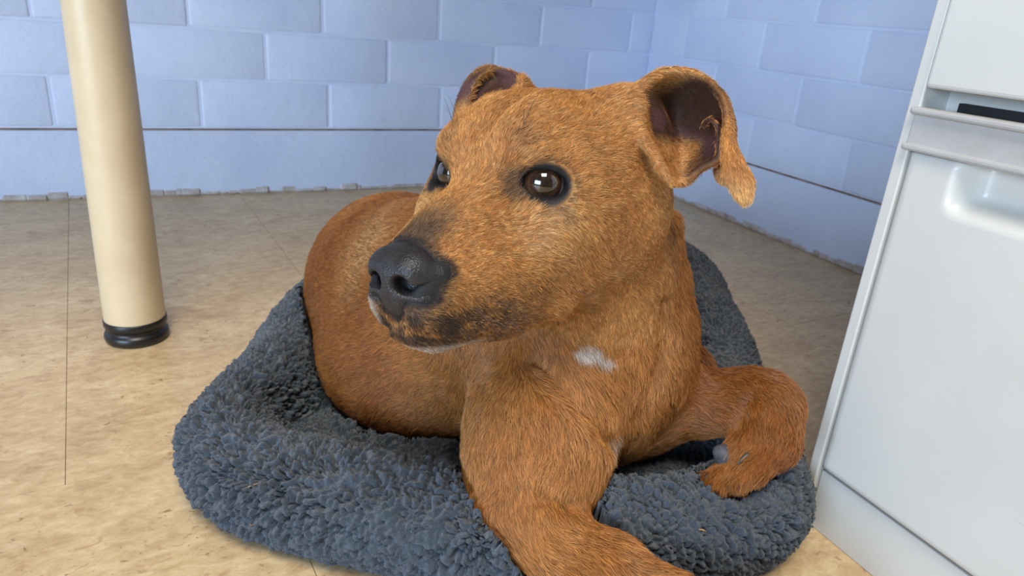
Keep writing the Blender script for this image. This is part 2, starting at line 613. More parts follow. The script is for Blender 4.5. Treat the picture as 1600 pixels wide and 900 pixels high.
def build_bed():
    NT_, NS = 1700, 350
    prof = spline(PROF, NS)
    out = np.vstack([BED_OUT[-2:], BED_OUT, BED_OUT[:3]])
    out = spline(out, 6000)
    # keep exactly one turn: between the first and second passage of the first outline point
    i0 = np.argmin(np.linalg.norm(out[:2000] - BED_OUT[0], axis=1))
    i1 = 4000 + np.argmin(np.linalg.norm(out[4000:] - BED_OUT[0], axis=1))
    out = out[i0:i1]
    out = out[np.linspace(0, len(out), NT_, endpoint=False).astype(int)]
    for _ in range(30):
        out = 0.5 * out + 0.25 * (np.roll(out, 1, 0) + np.roll(out, -1, 0))
    rad = np.linalg.norm(out - BED_C, axis=1)
    tang = np.roll(out, -1, 0) - np.roll(out, 1, 0)
    nrm = np.stack([-tang[:, 1], tang[:, 0]], -1) / np.linalg.norm(tang, axis=1, keepdims=True)
    inward = (BED_C - out) / rad[:, None]
    nrm *= np.sign((nrm * inward).sum(1))[:, None]
    slant = np.clip((nrm * inward).sum(1), 0.6, 1)
    V = np.zeros((NS, NT_, 3))
    for k, (d, z) in enumerate(prof):
        if d <= 0.12:
            sc = 1 - d / slant / rad
        else:
            s12 = 1 - 0.12 / slant / rad
            sc = s12 * (1 - (d - 0.12) / (0.291 - 0.12) * 0.995)
        V[k, :, :2] = BED_C + (out - BED_C) * sc[:, None]
        V[k, :, 2] = z
    V = V.reshape(-1, 3)
    idx = np.arange(NS * NT_).reshape(NS, NT_)
    nx = np.roll(idx, -1, axis=1)
    Fq = np.stack([idx[:-1], nx[:-1], nx[1:], idx[1:]], -1).reshape(-1, 4)
    # large, soft lumps
    low = (vnoise(V, 9, 3) - 0.5) * 0.014 + (vnoise(V, 22, 5) - 0.5) * 0.006
    top = np.clip(V[:, 2] / 0.03, 0, 1)
    V[:, 2] += low * top
    # the dog's weight presses the padding down under it
    cand = np.nonzero(V[:, 2] > 0.012)[0]
    for _ in range(14):
        dd = dog_sdf(V[cand])
        push = np.clip(0.0056 - dd, 0, 0.012)
        V[cand, 2] = np.maximum(V[cand, 2] - push, 0.012)
        cand = cand[push > 0]
        if len(cand) == 0: break
    # keep clear of the cabinet's far corner
    inside = (V[:, 1] < CY1 + 0.02)
    lim = CX - 0.008
    V[:, 0] = np.where(inside & (V[:, 0] > lim), lim - 0.0 * V[:, 0], V[:, 0])
    N = vert_normals(V, Fq)
    if N[idx[NS // 2, 0], 2] < 0:
        N = -N
        Fq = Fq[:, ::-1]
    # curly fleece: small rounded clumps and short worms of pile with deep creases between them
    def warp(sc, k):
        return np.stack([vnoise(V, sc, k), vnoise(V, sc, k + 1), vnoise(V, sc, k + 2)], -1) * 2 - 1
    W = V + 0.0095 * warp(75, 11) + 0.0046 * warp(180, 14)
    f1, f2 = worley(W, 128, 21)
    gap = np.clip((f2 - f1) / 0.44, 0, 1)
    gap = (gap * (2 - gap)) ** 0.75
    dome = 1 - np.clip(f1 / 0.85, 0, 1) ** 2
    crease = 0.7 * gap + 0.3 * dome
    # many creases close up, which leaves short worms and larger tufts
    shut = np.clip((vnoise(V, 105, 57) - 0.42) / 0.2, 0, 1)
    crease = 1 - (1 - crease) * (1 - 0.5 * shut)
    c2 = vnoise(V, 360, 55)
    press = 0.35 + 0.95 * vnoise(V, 16, 41)
    # fleece is combed flatter on the lying surface
    ins = np.repeat(prof[:, 0], NT_)
    amp = (0.0140 * np.where(ins > 0.10, 0.72, 1.0)) * press
    disp = amp * 1.1 * (crease - 0.87) + 0.0014 * (c2 - 0.5) + 0.0030 * (vnoise(V, 150, 52) - 0.5)
    V = V + N * disp[:, None]
    V[:, 2] = np.maximum(V[:, 2], 0.0005)
    V[:, 0] = np.where((V[:, 1] < CY1 + 0.004) & (V[:, 0] > CX - 0.0015), CX - 0.0015, V[:, 0])
    near = np.nonzero(dog_sdf(V) < 0.02)[0]
    for _ in range(10):
        near = near[dog_sdf(V[near]) < 0.0024]
        if len(near) == 0: break
        p = V[near]
        d0 = dog_sdf(p)
        g = np.stack([dog_sdf(p + e) - dog_sdf(p - e) for e in np.eye(3) * 0.0008], -1)
        g[:, 2] = np.minimum(g[:, 2], 0) - 1e-4
        g /= np.linalg.norm(g, axis=1, keepdims=True) + 1e-9
        V[near] = p + g * np.clip(0.0026 - d0, 0, 0.008)[:, None]
        V[near, 2] = np.maximum(V[near, 2], 0.0008)
    # faces that stretch past the rounded limbs sink as well
    vd = np.full(len(V), 1.0, np.float32)
    cand = np.nonzero(V[:, 2] > 0.002)[0]
    vd[cand] = dog_sdf(V[cand])
    ff = Fq[(vd[Fq] < 0.02).any(1) & (np.ptp(V[Fq][:, :, 2], axis=1) > 0.006)]
    for _ in range(14):
        q = V[ff]
        tall = np.ptp(q[:, :, 2], axis=1) > 0.003
        fs, q = ff[tall], q[tall]
        dm = dog_sdf(q.mean(1))
        for k in range(4):
            for t in (0.15, 0.3, 0.5, 0.7, 0.85):
                dm = np.minimum(dm, dog_sdf(q[:, k] * (1 - t) + q[:, (k + 1) % 4] * t))
        bad = fs[dm < 0.0012]
        if len(bad) == 0: break
        vs = np.unique(bad)
        V[vs, 2] = np.maximum(V[vs, 2] - 0.005, 0.0008)
        touch = np.zeros(len(V), bool)
        touch[vs] = True
        ff = Fq[touch[Fq].any(1)]
    V[:, 2] = np.maximum(V[:, 2], 0.0005)
    me = quad_mesh('dog_bed', V, Fq)
    at_ = me.attributes.new('tip', 'FLOAT', 'POINT')
    at_.data.foreach_set('value', np.clip(crease * 0.7 + 0.3 * c2, 0, 1).astype(np.float32))
    return me, V, N, Fq


def mat_fleece():
    t = NT('blue_fleece')
    a = t.n('Attribute', attribute_name='tip')
    v = t.pos()
    c = t.ramp(t.noise(v, 18, 4), [(0.3, lin(45, 57, 69)), (0.7, lin(60, 74, 87))])
    c = t.mix(t.ramp(t.noise(v, 900, 2), [(0.4, (0, 0, 0)), (0.7, (0.35, 0.35, 0.35))]), c, lin(74, 90, 104))
    t.l(c, t.bsdf.inputs['Base Color'])
    t.set(Roughness=0.95, Sheen_Weight=0.35, Sheen_Roughness=0.5, Specular_IOR_Level=0.1)
    t.bump(t.noise(v, 900, 4, 0.75), 0.9, 0.002)
    return t.m


M_FLEECE = mat_fleece()

# ------------------------------------------------------------------ the dog: signed-distance sculpting
from concurrent.futures import ThreadPoolExecutor


def smin(a, b, k):
    h = np.maximum(k - np.abs(a - b), 0) / k
    return np.minimum(a, b) - h * h * k * 0.25


def smax(a, b, k):
    return -smin(-a, -b, k)


def ell(P, c, r, R=None):
    q = P - np.asarray(c, np.float32)
    if R is not None:
        q = q @ np.asarray(R, np.float32)
    r = np.asarray(r, np.float32)
    k0 = np.sqrt(((q / r) ** 2).sum(1))
    k1 = np.sqrt(((q / (r * r)) ** 2).sum(1)) + 1e-9
    return k0 * (k0 - 1) / k1


def cone(P, a, b, ra, rb):
    a = np.asarray(a, np.float32)
    b = np.asarray(b, np.float32)
    pa = P - a
    ba = b - a
    h = np.clip(pa @ ba / (ba @ ba), 0, 1)
    d = pa - h[:, None] * ba
    return np.sqrt((d * d).sum(1)) - (ra + (rb - ra) * h)


def chain(P, pts, k):
    """pts: list of (point, radius)"""
    d = None
    for (a, ra), (b, rb) in zip(pts[:-1], pts[1:]):
        e = cone(P, a, b, ra, rb)
        d = e if d is None else smin(d, e, k)
    return d


def rot_zyx(yaw, pitch, roll):
    ca, sa, cb, sb, cc, sc = math.cos(yaw), math.sin(yaw), math.cos(pitch), math.sin(pitch), math.cos(roll), math.sin(roll)
    Rz = np.array([[ca, -sa, 0], [sa, ca, 0], [0, 0, 1]])
    Ry = np.array([[cb, 0, sb], [0, 1, 0], [-sb, 0, cb]])
    Rx = np.array([[1, 0, 0], [0, cc, -sc], [0, sc, cc]])
    return Rz @ Ry @ Rx


# head frame: x towards the nose, y to the dog's left, z up, millimetres, origin between the eyes
HS = 1.05
HM = rot_zyx(*[math.radians(v) for v in (210.02, -5.41, 5.62)])
HO = CC + (np.array([0.1683, 0.3682, 0.3094]) - CC) * HS


def h2w(p):
    return HO + (np.asarray(p, float) * HS / 1000.0) @ HM.T


def w2h(P):
    return ((P - HO) @ HM / HS * 1000.0).astype(np.float32)


def head_px(x, y, axis, val):
    """head-frame point seen at a pixel of the photograph, with one head coordinate given"""
    o = w2h(CC[None])[0].astype(float)
    d = HM.T @ ray(x, y)
    t = (val - o[axis]) / d[axis]
    return o + t * d


# eyes
EYE_R = 12.6
EYE_C = np.array([-8.5, 30.5, -1.0])
EYE_D = np.array([0.80, 0.60, 0.02])
EYE_D /= np.linalg.norm(EYE_D)
_eu = np.cross([0, 0, 1], EYE_D)
_eu /= np.linalg.norm(_eu)                         # lateral axis of the lid opening (towards the outer corner)
_ev = np.cross(EYE_D, _eu)
EYE_RM = np.stack([_eu, _ev, EYE_D], 1)


def ell_axes(yaw=0, pitch=0, roll=0):
    return rot_zyx(math.radians(yaw), math.radians(pitch), math.radians(roll))


def head_sdf(Q):
    """Q in the head frame (mm), right half mirrored onto the left"""
    y0 = Q[:, 1].copy()
    P = Q.copy()
    P[:, 1] = np.abs(P[:, 1])
    d = ell(P, (-62, 0, 2), (62, 62, 50))                                        # skull
    d = smin(d, ell(P, (-24, 0, 8), (40, 42, 33)), 26)                           # forehead
    d = smin(d, ell(P, (-84, 44, 22), (34, 27, 35)), 22)                         # temples and ear roots
    d = smin(d, ell(P, (-84, 57, -18), (20, 21, 28)), 18)
    d = smin(d, ell(P, (-50, 38, -34), (46, 27, 42)), 26)                        # cheeks
    d = smin(d, ell(P, (-6, 22.5, 17), (15, 12, 10.5), ell_axes(30, 0, 0)), 11)      # brow
    d = smin(d, ell(P, (-18, 33, -22), (30, 17, 15), ell_axes(28, 20, 0)), 22)   # cheek bone under the eye
    # bridge and muzzle
    mz = chain(P, [((-12, 0, -24), 27), ((28, 0, -36), 25), ((56, 0, -48), 19.5)], 10)
    mz = smin(mz, ell(P, (30, 0, -31), (50, 17, 17), ell_axes(0, 14, 0)), 12)    # flat bridge
    mz = smin(mz, ell(P, (42, 15, -58), (38, 17, 25), ell_axes(-6, 4, 0)), 14)   # flews
    mz = smin(mz, ell(P, (65, 9, -60), (14, 12.5, 15)), 10)                        # front of the lips
    mz = smin(mz, ell(P, (10, 22, -62), (34, 16, 27), ell_axes(-8, 0, 0)), 16)   # back of the lips
    d = smin(d, mz, 24)
    d = smin(d, ell(P, (-19, 38, -72), (8, 6, 8)), 14)                           # fold at the corner of the mouth
    # lower jaw and throat
    jaw = chain(P, [((-62, 10, -58), 28), ((0, 8, -72), 20), ((54, 4, -78), 12), ((66, 3, -77), 9)], 8)
    d = smin(d, jaw, 10)
    d = smax(d, -chain(P, [((92, 7.5, -48), 4.6), ((70, 8.0, -48.5), 4.6), ((74, 12, -50), 3.4)], 2), 3)
    # shallow furrow along the forehead
    d = smax(d, -ell(P, (0, 0, 44), (60, 3.5, 16), ell_axes(0, 28, 0)), 12)
    # mouth line
    ml = chain(P, [((84, 0, -73), 0.6), ((72, 13, -78), 1.2), ((44, 29, -87), 1.5), ((8, 37, -88), 1.4), ((-14, 40, -80), 0.8)], 2)
    d = smax(d, -ml, 3.5)
    # eyelids: a soft swelling round the ball, then the almond opening
    E = P - EYE_C.astype(np.float32)
    d = smin(d, np.sqrt((E * E).sum(1)) - (EYE_R + 1.8), 9)
    # recess in front of the inner corner
    d = smax(d, -ell(P, (12, 27, -4), (9, 4, 5), ell_axes(-35, 0, 0)), 12)
    L = E @ EYE_RM.astype(np.float32)
    u, v, w = L[:, 0], L[:, 1], L[:, 2]
    vv = np.where(v > 0, v / 7.7, v / 7.2)
    # almond with the inner corner drawn forward and down
    op = (np.sqrt((u / 12.4) ** 2 + (vv + 0.12 * u / 12.4) ** 2 + 1e-6) - 1) * 7.0
    op = np.maximum(op, 5 - w)
    d = smax(d, -op, 2.2)
    # mouth of the ear
    d = smax(d, -ell(P, EAR_HOLE, (20, 15, 25)), 8)
    # ears
    for side in (1, -1):
        m = (y0 * side > 25) & (Q[:, 0] < -30)
        if not m.any():
            continue
        Em = Q[m].copy()
        e = ear_sdf(Em, side)
        d[m] = smin(d[m], e, 9)
    return d


def cloud_sdf(P, C, r):
    """union of balls"""
    out = np.full(len(P), 1e3, np.float32)
    lo, hi = C.min(0) - 30, C.max(0) + 30
    m = ((P > lo) & (P < hi)).all(1)
    idx = np.nonzero(m)[0]
    C = C.astype(np.float32)
    cc = (C * C).sum(1)
    for s in range(0, len(idx), 20000):
        q = P[idx[s:s + 20000]]
        dd = (q * q).sum(1)[:, None] + cc[None] - 2 * q @ C.T
        dd = np.sqrt(np.maximum(dd, 0)) - r[None]
        out[idx[s:s + 20000]] = dd.min(1)
    return out


EARS = {}
EAR_HOLE = head_px(1040, 205, 0, -64)


def fan_sheet(outline, centre, depth, nr=30, na=130, flare=0.0, pw=2.0):
    """bowl: closed 3-D outline swept to a centre; depth pushes the middle along the given vector"""
    o = spline(np.vstack([outline, outline[:1]]), na + 1)[:-1]
    out = []
    for k in range(nr + 1):
        t = k / nr
        p = centre + (o - centre) * t
        p = p + np.asarray(depth) * (1 - t ** pw)
        m = max(3, int(na * t))
        out.append(p[np.linspace(0, na, m, endpoint=False).astype(int)])
    return np.vstack(out)


def strip_sheet(ca, cb, n=40, m=24, bulge=None):
    """sheet between two curves, bulging along a vector"""
    a, b = spline(ca, n), spline(cb, n)
    t = np.linspace(0, 1, m)[None, :, None]
    p = a[:, None] * (1 - t) + b[:, None] * t
    if bulge is not None:
        s = np.linspace(0, 1, n)[:, None, None]
        p = p + np.asarray(bulge) * (np.sin(t * np.pi)) * np.sin(np.clip(s * 1.1, 0, 1) * np.pi * 0.9 + 0.15)
    return p.reshape(-1, 3)


def make_ears():
    # near (left) ear: bowl
    X = lambda x, y, d: head_px(x, y, 0, d)
    ol = np.array([X(988, 160, -66), X(1000, 136, -74), X(1028, 116, -84), X(1062, 110, -92), X(1098, 121, -92), X(1126, 148, -86), X(1139, 188, -82), X(1136, 226, -82),
                   X(1118, 252, -80), X(1098, 262, -78), X(1070, 284, -70), X(1046, 282, -60), X(1020, 240, -58), X(998, 200, -60)])
    c = X(1062, 200, -80)
    bowl = fan_sheet(ol, c, np.array([-34, -14, -2.0]), pw=2.6)
    # flap folded over and hanging beside the bowl
    rim = np.array([X(1112, 134, -88), X(1128, 152, -80), X(1134, 186, -72), X(1131, 226, -66), X(1132, 262, -62), X(1144, 296, -62), X(1160, 317, -64)])
    out = np.array([X(1108, 130, -94), X(1132, 156, -92), X(1144, 192, -86), X(1146, 226, -80), X(1160, 256, -76), X(1175, 284, -72), X(1171, 314, -68)])
    flap = strip_sheet(rim, out, 60, 26, bulge=(7, 2, 0))
    back = np.array([X(1110, 136, -96), X(1124, 170, -96), X(1122, 210, -96), X(1118, 250, -96), X(1120, 276, -94), X(1130, 284, -90)])
    out2 = np.array([X(1112, 134, -92), X(1134, 160, -90), X(1140, 196, -88), X(1138, 228, -86), X(1140, 262, -82), X(1142, 286, -80)])
    under = strip_sheet(back, out2, 50, 20, bulge=(-4, 0, 0))
    # small inner fold of the ear
    fold = spline(np.array([X(1098, 196, -86), X(1106, 188, -80), X(1117, 192, -76), X(1122, 206, -77), X(1120, 232, -79)]), 40)
    C = np.vstack([bowl, flap, under, fold])
    r = np.concatenate([np.full(len(bowl), 2.4), np.full(len(flap), 2.0), np.full(len(under), 1.8), np.full(len(fold), 1.7)])
    EARS[1] = (C, r.astype(np.float32))
    # far (right) ear: seen from the front edge, standing up then folding outwards
    ol = np.array([X(842, 140, -66), X(804, 119, -74), X(768, 108, -78), X(752, 114, -74), X(735, 140, -68), X(722, 174, -62), X(714, 212, -58), X(722, 240, -52),
                   X(750, 244, -50), X(795, 200, -50)])
    c = X(765, 172, -62)
    bowl = fan_sheet(ol, c, np.array([-16, 8, -2.0]), pw=2.6)
    rim = np.array([X(768, 109, -74), X(750, 117, -66), X(734, 144, -60), X(722, 178, -54), X(716, 216, -50)])
    out = np.array([X(766, 108, -80), X(748, 115, -78), X(730, 143, -74), X(718, 177, -70), X(711, 216, -66)])
    flap = strip_sheet(rim, out, 50, 20, bulge=(4, -2, 0))
    C = np.vstack([bowl, flap])
    r = np.concatenate([np.full(len(bowl), 2.4), np.full(len(flap), 2.0)])
    EARS[-1] = (C, r.astype(np.float32))


make_ears()


def ear_sdf(P, side):
    C, r = EARS[side]
    return cloud_sdf(P, C, r)


# body landmarks in the room
B_CHEST = np.array([0.285, 0.485, 0.145])
B_MID = np.array([0.245, 0.585, 0.135])
B_RUMP = at(622, 452, 0.83)
AX = B_RUMP - B_CHEST
AX /= np.linalg.norm(AX)
_ax = np.array([AX[0], AX[1], 0])
_ax /= np.linalg.norm(_ax)
BODY_R = np.stack([_ax, np.cross([0, 0, 1], _ax), [0, 0, 1]], 1)
NECK0 = h2w((-78, 0, -22))
R_ARM = [(at(856, 590, .56), .050), (at(846, 660, .545), .051), (at(832, 735, .535), .043), (at(820, 790, .525), .033)]
R_FORE = [(at(816, 790, .525), .033), (at(866, 846, .50), .0245), (at(950, 893, .475), .0215), (np.array([.266, .255, .050]), .020), (np.array([.288, .222, .040]), .0225), (np.array([.302, .203, .033]), .019)]
R_TOES = [[(np.array([.298, .208, .032]) + np.array([.83, .56, 0]) * o, .0125), (np.array([.314, .186, .026]) + np.array([.83, .56, 0]) * (o * 1.25) - np.array([.55, -.83, 0]) * abs(o) * .35, .0115),
           (np.array([.322, .174, .018]) + np.array([.83, .56, 0]) * (o * 1.3) - np.array([.55, -.83, 0]) * abs(o) * .5, .0085)] for o in (-.018, -.006, .006, .018)]
L_ARM = [(at(1000, 545, .65), .032), (at(1000, 640, .63), .032)]
L_FORE = [(at(990, 650, .625), .031), (at(1100, 628, .592), .0245), (at(1170, 628, .575), .0235), (at(1198, 636, .57), .0245)]
L_PAW = [(at(1198, 640, .57), .0245), (at(1196, 684, .555), .023), (at(1166, 716, .548), .0185)]
L_TOES = [[(at(1176, 716, .548), .012), (at(1132, 742, .545), .0085), (at(1110, 752, .543), .007)],
          [(at(1180, 722, .54), .012), (at(1145, 748, .535), .009), (at(1120, 760, .532), .007)],
          [(at(1190, 716, .535), .012), (at(1178, 736, .525), .009), (at(1160, 750, .52), .007)]]


CREASES = []


def body_sdf(P):
    d = ell(P, B_CHEST, (.115, .080, .098), BODY_R)
    d = smin(d, ell(P, B_MID, (.13, .092, .098), BODY_R), .06)
    d = smin(d, ell(P, at(628, 566, .70), (.10, .076, .064), BODY_R), .05)
    d = smin(d, ell(P, B_RUMP, (.110, .104, .112), BODY_R), .07)
    # chest in front, down to the breast bone
    d = smin(d, ell(P, at(955, 575, .60), (.055, .06, .068)), .04)
    d = smin(d, cone(P, at(950, 560, .59), at(958, 664, .592), .045, .020), .03)
    # neck
    d = smin(d, chain(P, [(NECK0, .062), (0.5 * NECK0 + 0.5 * at(958, 480, .58), .060), (at(945, 520, .60), .062), (B_CHEST, .070)], .03), .035)
    d = smin(d, chain(P, R_ARM, .03), .016)
    d = smin(d, chain(P, R_FORE, .014), .014)
    d = smin(d, chain(P, L_ARM, .03), .03)
    d = smin(d, chain(P, L_FORE, .015), .018)
    d = smin(d, chain(P, L_PAW, .012), .014)
    for t in L_TOES + R_TOES:
        d = smin(d, chain(P, t, .004), .006)
    # loose skin down the side of the neck
    d = smin(d, chain(P, [(at(1042, 350, .56), .010), (at(1046, 430, .575), .011), (at(1048, 500, .585), .010), (at(1015, 590, .59), .008)], .01), .02)
    # hind leg folded on the far side of the body, its toes showing past the shoulder
    hind = chain(P, [(at(800, 480, .86), .06), (at(940, 520, .76), .042), (at(1020, 548, .71), .022), (at(1080, 566, .685), .013), (at(1098, 573, .68), .009)], .015)
    d = smin(d, hind, .008)
    for pts, r, k in CREASES:
        d = smax(d, -chain(P, [(p, r) for p in pts], .004), k)
    # the lying side is flat on the cushion
    # (the paw past the rim reaches the floor)
    return smax(d, np.where(P[:, 1] < 0.27, 0.010, 0.030) - P[:, 2], .012)


def _dog_sdf(p):
    d = body_sdf(p)
    q = w2h(p)
    m = (np.abs(q[:, 0] + 50) < 190) & (np.abs(q[:, 1]) < 190) & (np.abs(q[:, 2]) < 170)
    if m.any():
        d[m] = smin(d[m], head_sdf(q[m]) * (HS / 1000.0), .018)
    return d


POOL = ThreadPoolExecutor(4)


def dog_sdf(P):
    P = P.astype(np.float32)
    if len(P) < 20000:
        return _dog_sdf(P)
    return np.concatenate(list(POOL.map(_dog_sdf, [P[s:s + 60000] for s in range(0, len(P), 60000)])))


def surface_nets(sdf, lo, hi, h, nb=8):
    lo = np.asarray(lo, float)
    n = np.ceil((np.asarray(hi) - lo) / (h * nb)).astype(int)
    g = np.stack(np.meshgrid(*[np.arange(k) for k in n], indexing='ij'), -1).reshape(-1, 3)
    cen = lo + (g + 0.5) * h * nb
    d = sdf(cen)
    g = g[np.abs(d) < h * nb * 1.35]
    o = np.stack(np.meshgrid(*[np.arange(nb + 1)] * 3, indexing='ij'), -1).reshape(-1, 3)
    DIM = n * nb + 2
    def key(c):
        return (c[..., 0] * DIM[1] + c[..., 1]) * DIM[2] + c[..., 2]
    keys, verts, edges = [], [], []
    for s in range(0, len(g), 900):
        gb = g[s:s + 900]
        base = gb * nb
        P = lo + (base[:, None] + o[None]) * h
        D = sdf(P.reshape(-1, 3)).reshape(len(gb), nb + 1, nb + 1, nb + 1)
        S = D < 0
        crn = [(a, b, c) for a in (0, 1) for b in (0, 1) for c in (0, 1)]
        sl = lambda A, a, b, c: A[:, a:nb + a, b:nb + b, c:nb + c]
        cnt = sum(sl(S, *c).astype(np.int8) for c in crn)
        act = (cnt > 0) & (cnt < 8)
        bi, ci, cj, ck = np.nonzero(act)
        acc = np.zeros((len(bi), 3))
        num = np.zeros(len(bi))
        for (a, b, c) in crn:
            for ax in range(3):
                if (a, b, c)[ax] == 1: continue
                e = [a, b, c]
                e[ax] = 1
                d0 = D[bi, ci + a, cj + b, ck + c]
                d1 = D[bi, ci + e[0], cj + e[1], ck + e[2]]
                m = (d0 < 0) != (d1 < 0)
                t = np.where(m, d0 / np.where(m, d0 - d1, 1), 0)
                pt = np.zeros((len(bi), 3)) + np.array([a, b, c])
                pt[:, ax] += t
                acc += pt * m[:, None]
                num += m
        cell = base[bi] + np.stack([ci, cj, ck], -1)
        keys.append(key(cell))
        verts.append(lo + (cell + acc / num[:, None]) * h)
        for ax in range(3):
            e = [0, 0, 0]
            e[ax] = 1
            s0 = S[bi, ci, cj, ck]
            s1 = S[bi, ci + e[0], cj + e[1], ck + e[2]]
            m = s0 != s1
            edges.append((ax, cell[m], s0[m]))
    keys = np.concatenate(keys)
    V = np.concatenate(verts)
    order = np.argsort(keys)
    keys, V = keys[order], V[order]
    quads = []
    for ax, cell, s0 in edges:
        if len(cell) == 0: continue
        u, v = (ax + 1) % 3, (ax + 2) % 3
        du = np.zeros(3, int); du[u] = 1
        dv = np.zeros(3, int); dv[v] = 1
        c4 = [cell, cell - du, cell - du - dv, cell - dv]
        ids = []
        ok = np.ones(len(cell), bool)
        for c in c4:
            k = key(c)
            p = np.clip(np.searchsorted(keys, k), 0, len(keys) - 1)
            ok &= keys[p] == k
            ids.append(p)
        q = np.stack(ids, -1)
        q = np.where(s0[:, None], q, q[:, ::-1])
        quads.append(q[ok])
    return V, np.concatenate(quads)


def relax(V, Fq, it=2, w=0.5):
    for _ in range(it):
        A = np.zeros_like(V)
        n = np.zeros(len(V))
        for k in range(4):
            np.add.at(A, Fq[:, k], V[Fq[:, (k + 1) % 4]] + V[Fq[:, (k + 3) % 4]])
            np.add.at(n, Fq[:, k], 2)
        V = V * (1 - w) + w * A / np.maximum(n, 1)[:, None]
    return V


def march(x, y, d0=0.25, d1=1.1):
    """first point of the dog along a line of sight"""
    r = ray(x, y)
    t = d0
    for _ in range(120):
        d = float(dog_sdf((CC + t * r)[None])[0])
        t += max(d, 0.0) * 0.8 + 0.0002
        if d < 0.0005 or t > d1: break
    return CC + t * r


# folds of loose skin: between chest and right arm, and between chest and left shoulder
_cr = []
for px, r, k in ((((838, 566), (868, 598), (903, 636), (936, 668), (956, 688)), .0042, .012),
                 (((1040, 470), (1036, 540), (1018, 600), (1000, 645)), .0036, .012),
                 (((890, 786), (866, 778), (842, 774)), .0026, .010),
                 (((1150, 664), (1160, 646), (1166, 624)), .0028, .010),
                 (((1150, 732), (1130, 745), (1116, 752)), .0016, .005)):
    _cr.append(([march(x, y) + CF * 0.0005 for x, y in px], r, k))
CREASES.extend(_cr)

VOX = 0.0020
dogV, dogF = surface_nets(dog_sdf, (0.02, 0.10, 0.0), (0.62, 0.98, 0.44), VOX)
dogV = relax(dogV, dogF, 2, 0.5)
dogN = vert_normals(dogV, dogF)


# ------------------------------------------------------------------ coat: colour, lie of the hair, strands
def sst(x, a, b):
    t = np.clip((x - a) / (b - a), 0, 1)
    return t * t * (3 - 2 * t)


C_TAN = np.array(lin(212, 148, 78)[:3])
C_RED = np.array(lin(190, 124, 58)[:3])
C_GOLD = np.array(lin(234, 188, 122)[:3])
C_DARK = np.array(lin(52, 44, 42)[:3])
C_BLACK = np.array(lin(32, 30, 32)[:3])
C_WHITE = np.array(lin(226, 216, 204)[:3])
C_PINK = np.array(lin(98, 66, 70)[:3])
C_EARIN = np.array(lin(58, 38, 34)[:3])
SPOT = march(917, 545)
SPOT2 = march(945, 556)
TIP = march(960, 690)
LITE = march(575, 385)


def nose_sdf(W):
    P = w2h(W)
    P[:, 1] = np.abs(P[:, 1])
    d = ell(P, (69, 0, -45), (19, 18.5, 15.5))
    d = smin(d, ell(P, (75.5, 9, -43.5), (11, 9.5, 10)), 4)          # wings
    d = smin(d, ell(P, (75, 0, -56), (10.5, 10.5, 12.5)), 6)         # pad towards the lip
    d = smin(d, ell(P, (71, 13.5, -55), (11, 8.8, 6.6)), 4)          # rim under the nostril
    d = smin(d, ell(P, (63, 16.5, -46.5), (9.5, 7.5, 9)), 4)             # back of the wing
    d = smin(d, ell(P, (68, 10, -49), (9, 11.5, 11)), 4)            # leather behind the nostril
    nos = chain(P, [((93, 8, -48.5), 4.6), ((80, 8.5, -49), 4.8), ((78, 14, -51.5), 3.4), ((74, 19, -51), 2.6), ((67, 24, -48.5), 2.1), ((61, 26.5, -45), 1.6), ((57, 26.5, -40), 1.0)], 2)
    d = smax(d, -nos, 2.0)
    ph = chain(P, [((89, 0, -50), 0.7), ((87, 0, -58), 0.8), ((84, 0, -70), 0.8)], 1)
    d = smax(d, -ph, 2.0)
    return d * (HS / 1000.0)


def headness(P):
    q = w2h(P)
    return sst(np.sqrt(((q - [-25, 0, -20]) ** 2 * [1, 1, 1.1]).sum(1)), 150, 105)


